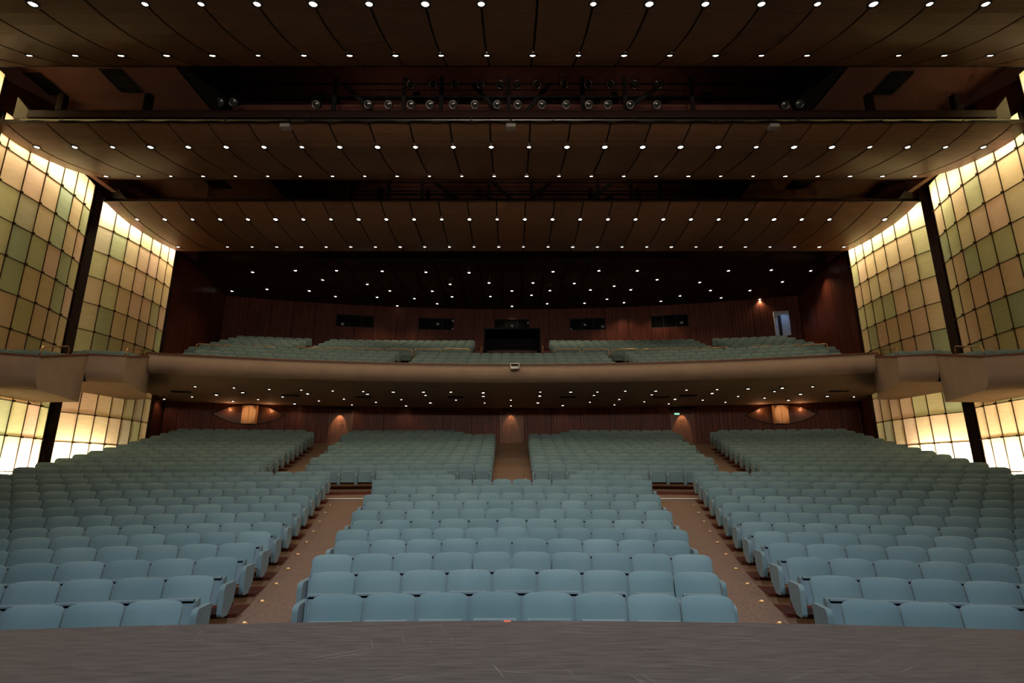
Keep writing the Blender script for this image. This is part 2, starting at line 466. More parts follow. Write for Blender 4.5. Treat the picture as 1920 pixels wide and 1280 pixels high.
def shell_geo():
    m = MB()
    # flat board under the cushion (it faces the stage when tipped up) with a raised rim
    m.prism([(-0.125, 0.30), (-0.112, 0.585), (-0.132, 0.588), (-0.145, 0.30)], -0.222, 0.222, 'x')
    m.prism([(-0.10, 0.612), (-0.10, 0.632), (-0.155, 0.636), (-0.155, 0.616)], -0.196, 0.196, 'x')
    for sx in (-1, 1):
        m.prism([(-0.125, 0.30), (-0.11, 0.60), (-0.150, 0.606), (-0.160, 0.30)], sx * 0.202 - .006, sx * 0.202 + .006, 'x')
    return m


def arm_geo(n=5):
    # rounded end panel: flat top, round nose, tapering foot
    out = [(0.10, 0.575), (-0.24, 0.585)]
    for i in range(1, n + 1):
        a = math.pi / 2 * i / n; out.append((-0.24 - 0.07 * math.sin(a), 0.515 + 0.07 * math.cos(a)))
    out += [(-0.305, 0.30)]
    for i in range(1, n + 1):
        a = math.pi / 2 * i / n; out.append((-0.255 - 0.05 * math.cos(a), 0.27 - 0.07 * math.sin(a)))
    out += [(-0.10, 0.20), (0.06, 0.34)]
    out = out[::-1]
    return MB().prism(out, -0.032, 0.032, 'x')


def pedestal_geo():
    m = MB(); m.box((0, 0.0, 0.012), (0.07, 0.34, 0.024)); m.prism([(-0.05, .02), (0.09, .02), (0.09, .40), (-0.03, .40)], -0.02, 0.02, 'x'); return m


def lift(m, dz=.03):
    m.v = [(x, y, z + dz) for x, y, z in m.v]; return m
bv, bf = backrest_geo()
ME = {'backrest': mesh('backrest', bv, bf, 'seat_fabric', True), 'seat_cushion': lift(cushion_geo()).me('seat_cushion', 'seat_fabric'),
      'seat_shell': lift(shell_geo()).me('seat_shell', 'seat_plastic'), 'armrest': arm_geo().me('armrest', 'seat_fabric'),
      'pedestal': pedestal_geo().me('pedestal', 'dark_metal')}

# far seats share one joined mesh: a lighter version of the same shape
fv, ff = backrest_geo(4, 5)
far_fabric = MB().add(fv, ff)
cg = lift(cushion_geo()); far_fabric.add(cg.v, cg.f)
sg_ = MB().prism([(-0.10, 0.30), (-0.10, 0.632), (-0.155, 0.636), (-0.155, 0.30)], -0.228, 0.228, 'x'); far_fabric.add(sg_.v, sg_.f)
ag = arm_geo(2); far_fabric.add([(x + .275, y, z) for x, y, z in ag.v], ag.f)
far_fabric.add([(-x * 0 - .03, y, z) for x, y, z in []], [])
FV = np.array(far_fabric.v); FF = far_fabric.f
ARMV = np.array([(x - .275, y, z) for x, y, z in ag.v]); ARMF = ag.f
far_v, far_f, far_n = [], [], 0


def far_seat(x, y, z, a, first=False):
    global far_n
    c, s = math.cos(-a), math.sin(-a)
    for V, F in ((FV, FF),) + (((ARMV, ARMF),) if first else ()):
        P = np.empty_like(V); P[:, 0] = V[:, 0] * c - V[:, 1] * s + x; P[:, 1] = V[:, 0] * s + V[:, 1] * c + y; P[:, 2] = V[:, 2] + z
        far_v.append(P); far_f.extend([tuple(i + far_n for i in q) for q in F]); far_n += len(V)


cand = []
for k, nm, ss in BLOCKS:
    rho = ROW[k]
    order = sorted(ss, key=lambda s: s if nm == 'centre' else abs(s))
    for i, s in enumerate(order):
        x, y, a = pol(rho, s); zf = fz(rho, x) + 0.012
        zax = math.cos(PITCH) * y + math.sin(PITCH) * (zf + .7 - CAMZ)
        inframe = abs(x) < 0.96 * zax + 0.18
        cand.append((zax if inframe else 1e6 + zax, k, nm, i, len(order), x, y, zf, a, s))
cand.sort()
N_IND = 300


def make_seat(x, y, z, a, label, arms):
    r = empty('theatre_seat', (x, y, z), -a)
    tag(r, label, 'seat', 'blue-green folding seats of the front stalls')
    for nme in ('backrest', 'seat_cushion', 'seat_shell', 'pedestal'): newobj(nme, ME[nme], r)
    for ax in arms: newobj('armrest', ME['armrest'], r, (ax, 0, 0))
    return r


for idx, (key, k, nm, i, n, x, y, zf, a, s) in enumerate(cand):
    end_hi = (i == n - 1); end_lo = (i == 0)
    if idx < N_IND:
        if nm == 'centre':
            pos = f"{nth(i + 1)} from left"
            arms = [.275] + ([-.275] if end_lo else [])
        else:
            pos = f"{nth(i + 1)} from the aisle"
            sgn = 1 if s > 0 else -1
            arms = [sgn * .275] + ([-sgn * .275] if end_lo else [])
        nb = {'centre': 'centre', 'left': 'left', 'right': 'right'}.get(nm, nm)
        make_seat(x, y, zf, a, f"blue-green folding theatre seat, {pos} in the {nb} block's {nth(k)} row", arms)
    else:
        far_seat(x, y, zf, a, first=((s < 0) == (end_hi) and (end_hi or end_lo)) or (s > 0 and end_lo))

# ------------------------------------------------------------------ balcony
BH = CAMZ
balc = empty('balcony', (0, 24.2, BH + 4.9))
tag(balc, 'wide curved balcony with beige plaster front above the stalls', 'balcony')
def part(o, parent):
    o.parent = parent; o.matrix_parent_inverse = Matrix.Translation(parent.location).inverted(); return o


HALF = 15.9 * 42 / 48.2
pf = [(24.42, 4.86), (24.2, 4.86), (24.2, 4.55), (24.21, 4.42), (24.26, 4.30), (24.38, 4.19), (24.6, 4.11), (25.1, 4.03), (25.8, 3.98), (27.5, 3.86), (30.6, 3.62)]
SOFF = [(r, h + BH) for r, h in pf]
nsw = 64
par = arc_strip([(r, h + BH) for r, h in pf[:7]], -13.47, 13.47, nsw, 'plaster', 'parapet', None, smooth=True, dish=False)
part(par, balc)
part(arc_strip([(r, h + BH) for r, h in pf[6:]], -15.6, 15.6, nsw, 'plaster', 'soffit', None, smooth=True, dish=False), balc)
cap = arc_strip([(24.16, 4.86 + BH), (24.16, 4.92 + BH), (24.46, 4.92 + BH), (24.46, 4.86 + BH)], -13.55, 13.55, nsw, 'rail_wood', 'top_rail', None, dish=False)
part(cap, balc)
inner = arc_strip([(24.42, 4.9 + BH), (24.42, 4.2 + BH)], -13.6, 13.6, nsw, 'rail_wood', 'parapet_lining', None, dish=False)
part(inner, balc)

BROWS = []
for k in range(4): BROWS.append((25.0 + .87 * k, BH + 5.18 + .35 * k - .85, 'front'))
for k in range(6): BROWS.append((29.9 + .90 * k, BH + 6.86 + .364 * k - .85, 'rear'))
for j, (rho, z, sec) in enumerate(BROWS):
    fr = rho - 0.44; bk = rho + (0.45 if sec == 'front' and j < 3 else 0.48)
    if j == 3: bk = 29.5
    st = arc_strip([(fr, z - (.14 if j == 0 else .36)), (fr, z), (bk, z)], -15.6 if j > 1 else -13.6, 15.6 if j > 1 else 13.6, 40, 'step_wood', 'seating_step', None, dish=(sec == 'rear'), dcoef=0.022)
    part(st, balc)
for j, (rho, z, sec) in enumerate(BROWS):
    spans = [(-5.0, 5.0), (5.75, 14.9 if j < 2 else 14.4), (-14.9 if j < 2 else -14.4, -5.75)] if sec == 'front' else \
        [(2.3, 12.0), (12.75, 17.4), (-12.0, -2.3), (-17.4, -12.75)]
    for a0, a1 in spans:
        n = int((a1 - a0) / PITCHW); st0 = (a0 + a1) / 2 - (n - 1) / 2 * PITCHW
        for i in range(n):
            s = st0 + i * PITCHW; x, y, a = pol(rho, s)
            far_seat(x, y, z - (0.022 * abs(x) if sec == 'rear' else 0), a, first=(i == 0))

# side boxes: two per side, stepping down towards the stage
def side_box(sg, path, tops, bottom, back, label, parent_label):
    """path: outer rim points going towards the stage; back: points against the screens"""
    root = empty('balcony_box', (sg * path[0][0], path[0][1], BH + bottom)); tag(root, label, 'balcony box')
    P = [Vector((sg * x, y, 0)) for x, y in path]
    n = len(P)
    nrm = []
    for i in range(n):
        d = (P[min(i + 1, n - 1)] - P[max(i - 1, 0)]).normalized()
        q = Vector((d.y, -d.x, 0)) * sg
        nrm.append(q)      # pointing inwards (towards the wall) is -q or q; fixed below
    cen = sum((Vector((sg * x, y, 0)) for x, y in back), Vector()) / len(back)
    nrm = [q if (cen - p).dot(q) > 0 else -q for p, q in zip(P, nrm)]
    lin = nrm
    nrm = [Vector((0, 0, 0)), (P[0] - P[1]).normalized(), (P[0] - P[1]).normalized()]
    prof = [(0.0, 1.0), (0.0, 0.42), (0.03, 0.28), (0.10, 0.14), (0.20, 0.05), (0.34, 0.0)]
    # subdivide the path so that each face is flat and the corners are crisp
    v = []; f = []
    for seg in range(n - 1):
        b0 = len(v)
        for i in (seg, seg + 1):
            for ins, fr in prof:
                q = P[i] + nrm[i] * ins; v.append((q.x, q.y, BH + bottom + (tops[i] - bottom) * fr))
        m = len(prof)
        for j in range(m - 1): f.append((b0 + j, b0 + m + j, b0 + m + j + 1, b0 + j + 1))
    part(newobj('parapet', mesh('parapet', v, f, 'plaster', True)), root)
    # underside and floor
    ring = [P[i] + nrm[i] * 0.34 for i in range(n)] + [Vector((sg * x, y, 0)) for x, y in back]
    v = [(q.x, q.y, BH + bottom) for q in ring]
    part(newobj('underside', mesh('underside', v, [tuple(range(len(v)))], 'plaster')), root)
    lvl = BH + tops[-1] - 0.62
    ring = [P[i] + lin[i] * 0.12 for i in range(n)] + [Vector((sg * x, y, 0)) for x, y in back]
    v = [(q.x, q.y, lvl) for q in ring]
    part(newobj('box_floor', mesh('box_floor', v, [tuple(range(len(v)))], 'carpet')), root)
    mb = MB()
    for seg in range(n - 1):
        a, b = P[seg].copy(), P[seg + 1].copy(); a.z = BH + tops[seg]; b.z = BH + tops[seg + 1]
        na, nb = lin[seg] * 0.14, lin[seg + 1] * 0.14; up = Vector((0, 0, .05)); o = -lin[seg] * .03; o2 = -lin[seg + 1] * .03
        vv = [a + o, b + o2, b + nb, a + na]; vv = vv + [q + up for q in vv]
        mb.add([tuple(q) for q in vv], [(0, 3, 2, 1), (4, 5, 6, 7), (0, 1, 5, 4), (1, 2, 6, 5), (2, 3, 7, 6), (3, 0, 4, 7)])
    part(mb.build('top_rail', 'rail_wood'), root)
    # inner lining of the parapet
    v = []; f = []
    for i in range(n):
        q = P[i] + lin[i] * 0.12; v += [(q.x, q.y, BH + tops[i]), (q.x, q.y, lvl - .02)]
        if i: b = 2 * i; f.append((b - 2, b, b + 1, b - 1))
    part(newobj('lining', mesh('lining', v, f, 'rail_wood')), root)
    return root


def rail_loop(p0, p1, h, r=0.022, corner=0.12):
    p0, p1 = Vector(p0), Vector(p1); d = (p1 - p0).normalized(); u = Vector((0, 0, 1)); pts = [p0]
    for i in range(5):
        a = math.pi / 2 * i / 4; pts.append(p0 + u * (h - corner) + d * corner * (1 - math.cos(a)) + u * corner * math.sin(a))
    for i in range(5):
        a = math.pi / 2 * i / 4; pts.append(p1 + u * h - d * corner + d * corner * math.sin(a) - u * corner * (1 - math.cos(a)))
    pts.append(p1)
    return MB().tube(pts, r, 7)


BOX1 = [(15.4, 22.35), (14.15, 19.15), (15.3, 18.8)]
BOX2 = [(15.3, 18.8), (14.2, 15.7), (16.2, 14.85)]
for sg, sd in ((-1, 'left'), (1, 'right')):
    side_box(sg, BOX1, [4.86, 4.15, 4.15], 3.24, [(18.3, 18.8), (18.3, 24.0), (16.5, 24.0)], f"beige balcony box on the {sd} joining the main balcony front", sd)
    side_box(sg, BOX2, [4.15, 3.40, 3.40], 2.45, [(17.0, 14.6), (18.0, 18.9)], f"lower beige balcony box at the {sd} edge of the photo", sd)
    for (a, b, t0, t1, lb) in ((BOX1[0], BOX1[1], 4.86, 4.15, 'upper'), (BOX2[0], BOX2[1], 4.15, 3.40, 'lower')):
        A = Vector((sg * (a[0] + .08), a[1], BH + t0)); B = Vector((sg * (b[0] + .08), b[1], BH + t1))
        q0 = A.lerp(B, .42); q1 = A.lerp(B, .97); q0.z += .03; q1.z += .03
        rl = rail_loop((0, 0, 0), q1 - q0, 0.30).build('guard_rail', 'brass', None, q0, smooth=True)
        tag(rl, f"bent brass guard rail on the {lb} {sd} balcony box", 'rail', 'guard rails on the balcony boxes')
    # seats in the boxes
    for (bx, lvl) in ((BOX1, 4.15), (BOX2, 3.40)):
        (xa, ya), (xb, yb) = bx[0], bx[1]
        for row in range(4):
            y = yb + .62 + .68 * row; xf = xb + (xa - xb) * (y - yb) / (ya - yb)
            for i in range(4):
                x = xf + .52 + .55 * i
                if x > 16.5 + (.5 if bx is BOX1 else -.2) or y - .16 * i < yb + .2: continue
                far_seat(sg * x, y - .10 * i, BH + lvl - .62 + .16 + .10 * row, sg * .2, first=(i == 0))

me = bpy.data.meshes.new('far_theatre_seats')
me.from_pydata(np.concatenate(far_v).tolist(), [], far_f); me.materials.append(MAT['seat_fabric']); me.update()
fs = newobj('far_theatre_seats', me)
tag(fs, 'rows of blue-green folding seats of the rear stalls, side blocks and balcony', 'seats', kind='stuff')

# guard rails along the cross aisle of the balcony
def brail(s0, s1, label):
    rho = 29.42; z = BROWS[4][1] - 0.022 * abs(s0 + s1) / 2 - .12
    x0, y0, _ = pol(rho, s0); x1, y1, _ = pol(rho, s1)
    o = rail_loop((0, 0, 0), (x1 - x0, y1 - y0, 0), 1.0, 0.026).build('guard_rail', 'brass', None, (x0, y0, z), smooth=True)
    tag(o, label, 'rail', 'guard rails along the balcony cross aisle')
for sg, sd in ((-1, 'left'), (1, 'right')):
    for i in range(6):
        brail(sg * (2.4 + 1.6 * i), sg * (2.4 + 1.6 * i + 1.45), f"brass guard rail in the balcony, {nth(i + 1)} to the {sd} of the dark booth")
    for i in range(3):
        brail(sg * (12.8 + 1.3 * i), sg * (12.8 + 1.3 * i + 1.2), f"brass guard rail before the far {sd} balcony seats, {nth(i + 1)} from their aisle")

# projector box clipped on the balcony rail
pr = empty('rail_lamp_box', (0.13, 24.1, BH + 4.78)); tag(pr, 'small metal lamp box clipped on the balcony rail at the centre', 'lamp box')
bevel(MB().box((0, -.16, -.10), (0.40, 0.24, 0.16)).build('housing', 'pale_metal', pr), .015)
MB().box((0, -.285, -.10), (0.34, 0.02, 0.10)).build('front_glass', 'lens_glass', pr)
MB().box((0, -.12, .09), (0.40, 0.30, 0.02)).box((-.19, -.16, 0), (.02, .24, .2)).box((.19, -.16, 0), (.02, .24, .2)).build('yoke', 'steel', pr)

# ------------------------------------------------------------------ rear walls
def arc_y(R, x): return math.sqrt(R * R - x * x) + YC
def wall_panel(parent, R, x0, x1, z0, z1, depth=0.07, material='panel_wood', gap=0.012, name='panel'):
    a = Vector((x0 + gap, arc_y(R, x0 + gap), 0)); b = Vector((x1 - gap, arc_y(R, x1 - gap), 0))
    t = (b - a).normalized(); nrm = Vector((t.y, -t.x, 0)) * -1
    if nrm.y < 0: nrm = -nrm
    c = a + nrm * depth; d = b + nrm * depth
    v = [(q.x, q.y, z) for z in (z0, z1) for q in (a, b, d, c)]
    return part_w(newobj(name, mesh(name, v, [(0, 3, 2, 1), (4, 5, 6, 7), (0, 1, 5, 4), (1, 2, 6, 5), (2, 3, 7, 6), (3, 0, 4, 7)], material)), parent)
def part_w(o, parent):
    o.parent = parent; o.matrix_parent_inverse = Matrix.Translation(parent.location).inverted(); return o


# lower back wall behind the stalls
RL = 54.5
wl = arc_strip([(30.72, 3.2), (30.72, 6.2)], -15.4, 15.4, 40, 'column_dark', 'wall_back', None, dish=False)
tag(wl, 'dark red brown wood panelled wall behind the stalls under the balcony', 'wall', kind='structure')
DOORX = [(-9.45, 1.12), (-0.02, 1.16), (9.40, 1.08)]
NICHE = [(-14.05, 1.75), (14.35, 1.70)]
Z0L, Z1L = 3.2, 5.95
def sp(a, b, w=1.55):
    n = max(1, round((b - a) / w)); return [(a + (b - a) * i / n, a + (b - a) * (i + 1) / n) for i in range(n)]
for a, b in [(-17.9, NICHE[0][0] - NICHE[0][1]), (NICHE[0][0] + NICHE[0][1], DOORX[0][0] - .62), (DOORX[0][0] + .62, DOORX[1][0] - .64),
             (DOORX[1][0] + .64, DOORX[2][0] - .60), (DOORX[2][0] + .60, NICHE[1][0] - NICHE[1][1]), (NICHE[1][0] + NICHE[1][1], 17.9)]:
    for q0, q1 in sp(a, b): wall_panel(wl, RL, q0, q1, Z0L, Z1L)
# eye-shaped niches: wall pieces above and below the lens opening, a recess behind, a lit wooden pier in the middle
for (cx, hw), sd in zip(NICHE, ('left', 'right')):
    cz = BH + 3.06; hh = 0.52
    for up in (1, -1):
        v = []; n = 24
        for i in range(n + 1):
            x = cx - hw + 2 * hw * i / n; y = arc_y(RL, x)
            e = hh * (1 - ((x - cx) / hw) ** 2)
            zc = cz + up * e; ze = Z1L if up > 0 else Z0L
            v += [(x, y, zc), (x, y, ze), (x, y + .12, zc)]
        f = []
        for i in range(n):
            b = 3 * i; f += [(b, b + 3, b + 4, b + 1), (b, b + 2, b + 5, b + 3)]
        part_w(newobj('panel', mesh('panel', v, f, 'panel_wood')), wl)
    yb = arc_y(RL, cx)
    ni = empty('eye_niche', (cx, yb, cz - hh)); tag(ni, f"eye-shaped niche with a pale wood pier, {sd} end of the stalls back wall", 'niche')
    # curved dark rim, bowl behind
    rim = MB(); pts = []
    for i in range(49):
        a = 2 * math.pi * i / 48; x = hw * math.cos(a); e = hh * (1 - (x / hw) ** 2) * (1 if math.sin(a) >= 0 else -1)
        pts.append((x, arc_y(RL, cx + x) - yb - .01, e + hh))
    rim.tube(pts, 0.022, 6, cap=False); rim.build('rim', 'dark_metal', ni, smooth=True)
    v = []; f = []; n = 16; m = 6
    for j in range(m + 1):
        t = j / m
        for i in range(n + 1):
            u = -1 + 2 * i / n
            v.append((hw * u, arc_y(RL, cx + hw * u) - yb + .05 + .16 * (1 - u * u), hh + (2 * t - 1) * hh * (1 - u * u) * 1.02))
    for j in range(m):
        for i in range(n): a = j * (n + 1) + i; f.append((a, a + 1, a + n + 2, a + n + 1))
    newobj('bowl', mesh('bowl', v, f, 'door_dark', True), ni)
    pier = bevel(MB().box((-.19, .02, hh), (0.365, 0.26, .98)).box((.19, .02, hh), (0.365, 0.26, .98)).build('pier', 'light_wood', ni), .01)
    for bx in (-.95, .95):
        d = bpy.data.lights.new('niche_glow', 'POINT'); d.energy = 7; d.color = (1, .50, .22); d.shadow_soft_size = .04
        o = bpy.data.objects.new('niche_glow', d); COL.objects.link(o); o.parent = ni; o.location = (bx, arc_y(RL, cx + bx) - yb - .03, hh + .26)
        MB().lathe([(0, 0), (.03, .01), (.035, .05), (0, .06)], 10).build('lamp_cup', 'brass', ni, (bx * 1.02, arc_y(RL, cx + bx) - yb + .03, hh + .29))
    spot('pier_fill', (0, -1.1, 1.0), (0, 0.1, hh), 40, (1, .62, .32), 50, .6, .05, ni)  # added spot without a fixture, only brightens the pier

for i, (cx, w) in enumerate(DOORX):
    y = arc_y(RL, cx); rz = -math.asin(cx / RL); fl = fz(30.5, cx)
    d = empty(f'door_{i + 1}', (cx, y, fl), rz)
    tag(d, ['dark wood door at the end of the left aisle', 'dark wood door at the end of the centre aisle', 'dark wood door under the green sign, right aisle'][i], 'door', kind='structure')
    hgt = 1.76
    for sx in (-1, 1):
        lf = bevel(MB().box((sx * w / 4, .10, hgt / 2), (w / 2 - .006, .05, hgt)).build('leaf', 'door_wood', d), .006)
        MB().tube([(sx * .08, .075, .95), (sx * .08, .02, 1.0), (sx * .08, .02, 1.25), (sx * .08, .075, 1.30)], .012, 6).build('handle', 'brass', lf)
    MB().box((-w / 2 - .04, .06, hgt / 2 + .03), (.08, .18, hgt + .06)).build('jamb', 'rail_wood', d)
    MB().box((w / 2 + .04, .06, hgt / 2 + .03), (.08, .18, hgt + .06)).build('jamb', 'rail_wood', d)
    MB().box((0, .06, hgt + .05), (w + .16, .18, .10)).build('lintel', 'rail_wood', d)
    dl = empty('door_lamp', (cx, y - .26, fl + hgt + .02), rz); tag(dl, f"small warm spotlight over the {['left', 'centre', 'right'][i]} aisle door", 'lamp')
    MB().lathe([(0, .09), (.05, .09), (.055, 0), (.045, 0)], 12).build('housing', 'dark_metal', dl)
    MB().lathe([(.045, .012), (0, .014)], 12).build('lens', 'lamp_lens_dim', dl)
    MB().box((0, .14, .07), (.03, .28, .03)).build('bracket', 'dark_metal', dl)
    spot('door_spot', (0, 0, -.01), (-.05, .30, -.62), [70, 36, 50][i], (1, .66, .36), 60, .5, .03, dl)
ex = empty('exit_sign', (9.12, arc_y(RL, 9.12) - .12, BH + 3.20), -.16); tag(ex, 'small green lit exit sign beside the right aisle door', 'sign')
bevel(MB().box((0, 0, 0), (.30, .05, .13)).build('case', 'pale_metal', ex), .008)
MB().box((0, -.028, 0), (.27, .008, .10)).build('lit_face', 'exit_green', ex)

# upper back wall above the balcony
RU = 61.3
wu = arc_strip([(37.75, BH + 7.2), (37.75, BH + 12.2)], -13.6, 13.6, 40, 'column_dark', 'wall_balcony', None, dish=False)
tag(wu, 'dark wood panelled wall at the back of the balcony', 'wall', kind='structure')
ZW0, ZW1 = BH + 10.02, BH + 10.92
WINX = [-11.1, -5.45, -0.02, 5.45, 11.15]; WW = 1.27
edges = [-19.3]
for wx in WINX: edges += [wx - WW, wx + WW]
edges += [19.3]
BD = (18.05 - 0.0)
DX0, DX1 = 17.95, 18.0
Zt = BH + 12.0
bdx = (1467 - 960) / 1000 * 36.0     # balcony door
bdx = 17.55
for a, b in [(edges[i], edges[i + 1]) for i in range(0, len(edges), 2)]:
    for q0, q1 in sp(a, b, 1.35): wall_panel(wu, RU, q0, q1, BH + 7.3, Zt)
for i, wx in enumerate(WINX):
    wall_panel(wu, RU, wx - WW, wx, BH + 7.3, ZW0); wall_panel(wu, RU, wx, wx + WW, BH + 7.3, ZW0)
    wall_panel(wu, RU, wx - WW, wx + WW, ZW1, Zt)
    y = arc_y(RU, wx); rz = -math.asin(wx / RU); hz = ZW1 - ZW0
    w = empty(f'window_{i + 1}', (wx, y, ZW0), rz)
    tag(w, 'dark control booth window, ' + ['leftmost of five', 'second from left of five', 'middle of five above the black booth', 'fourth from left of five', 'rightmost of five'][i], 'window', kind='structure')
    MB().box((0, .09, hz / 2), (2 * WW, .012, hz)).build('pane', 'black_gloss', w)
    MB().box((0, .06, .02), (2 * WW, .14, .04)).box((0, .06, hz - .02), (2 * WW, .14, .04)).box((-WW + .02, .06, hz / 2), (.04, .14, hz)).box((WW - .02, .06, hz / 2), (.04, .14, hz)).build('window_frame', 'dark_metal', w)
    for q in (-.42, .42): MB().box((q, .06, hz / 2), (.025, .05, hz)).build('mullion', 'dark_metal', w)

# side walls above the balcony
for sg, sd in ((-1, 'left'), (1, 'right')):
    wallo = empty(f'wall_{sd}', (sg * 17.9, 26, BH + 3)); tag(wallo, f"dark wood side wall of the balcony, {sd} side", 'wall', kind='structure')
    A = Vector((17.72, 26.0, 0)); B = Vector((19.3, arc_y(RU, 19.3) + .2, 0))
    for i in range(6):
        a, b = A.lerp(B, i / 6 + .003), A.lerp(B, (i + 1) / 6 - .003)
        v = [(sg * (q.x + dx), q.y, z) for z in (BH + 0.6, BH + 12.6) for q, dx in ((a, 0), (b, 0), (b, .08), (a, .08))]
        part_w(newobj('panel', mesh('panel', v, [(0, 3, 2, 1), (4, 5, 6, 7), (0, 1, 5, 4), (1, 2, 6, 5), (2, 3, 7, 6), (3, 0, 4, 7)], 'panel_wood')), wallo)

# open doorway with cool light at the right end of the balcony wall
dw = empty('door_4', (18.15, arc_y(RU, 18.15) - .05, BH + 8.95), -math.asin(18.15 / RU))
tag(dw, 'open balcony doorway with pale blue light at the right end of the wall', 'door', kind='structure')
bevel(MB().box((-.42, 0, .80), (.08, .16, 1.6)).box((.42, 0, .80), (.08, .16, 1.6)).box((0, 0, 1.64), (.92, .16, .08)).build('frame', 'white_paint', dw), .01)
MB().box((.0, .05, .80), (.78, .02, 1.6)).build('corridor_wall', 'white_paint', dw)
MB().box((-.13, -.02, .70), (.18, .05, 1.4)).build('leaf', 'dark_metal', dw)
spot('corridor_light', (.15, -.9, 2.0), (.1, .05, .8), 22, (.35, .55, 1.0), 50, .6, .06, dw)

# black booth in the middle of the balcony
bo = empty('black_booth', (0.0, 31.6, BH + 6.6)); tag(bo, 'black open-fronted booth in the middle of the balcony', 'booth')
MB().box((0, 1.2, 2.02), (3.5, 2.6, .10)).build('roof', 'black', bo)
MB().box((-1.70, 1.2, 1.0), (.10, 2.6, 2.0)).build('side_wall', 'black', bo)
MB().box((1.70, 1.2, 1.0), (.10, 2.6, 2.0)).build('side_wall', 'black', bo)
MB().box((0, 2.45, 1.0), (3.4, .10, 2.0)).build('back_wall', 'black', bo)
for sx in (-1, 1):
    rail_loop((sx * 1.82, -1.2, -.05), (sx * 1.82, -.1, .35), .62, .02).build('hand_rail', 'brass', bo, smooth=True)

# ------------------------------------------------------------------ amber screens
HN = 10.4
rows_h = [HN + 1.148 * i for i in range(2, -12, -1)]     # 12.70 down to about -2.2
SB = [(-1.601, 1.462), (-1.601, 1.492), (-1.6025, 1.570), (-1.6045, 1.643), (-1.6126, 1.716), (-1.6246, 1.786), (-1.6395, 1.852), (-1.657, 1.908)]
SC_ = [(-1.722, 2.0265), (-1.700, 2.094), (-1.689, 2.1656), (-1.683, 2.236), (-1.681, 2.306), (-1.682, 2.372), (-1.686, 2.4366), (-1.695, 2.4974)]
SA = [(-1.600, 1.20), (-1.594, 1.28), (-1.593, 1.355), (-1.598, 1.43)]


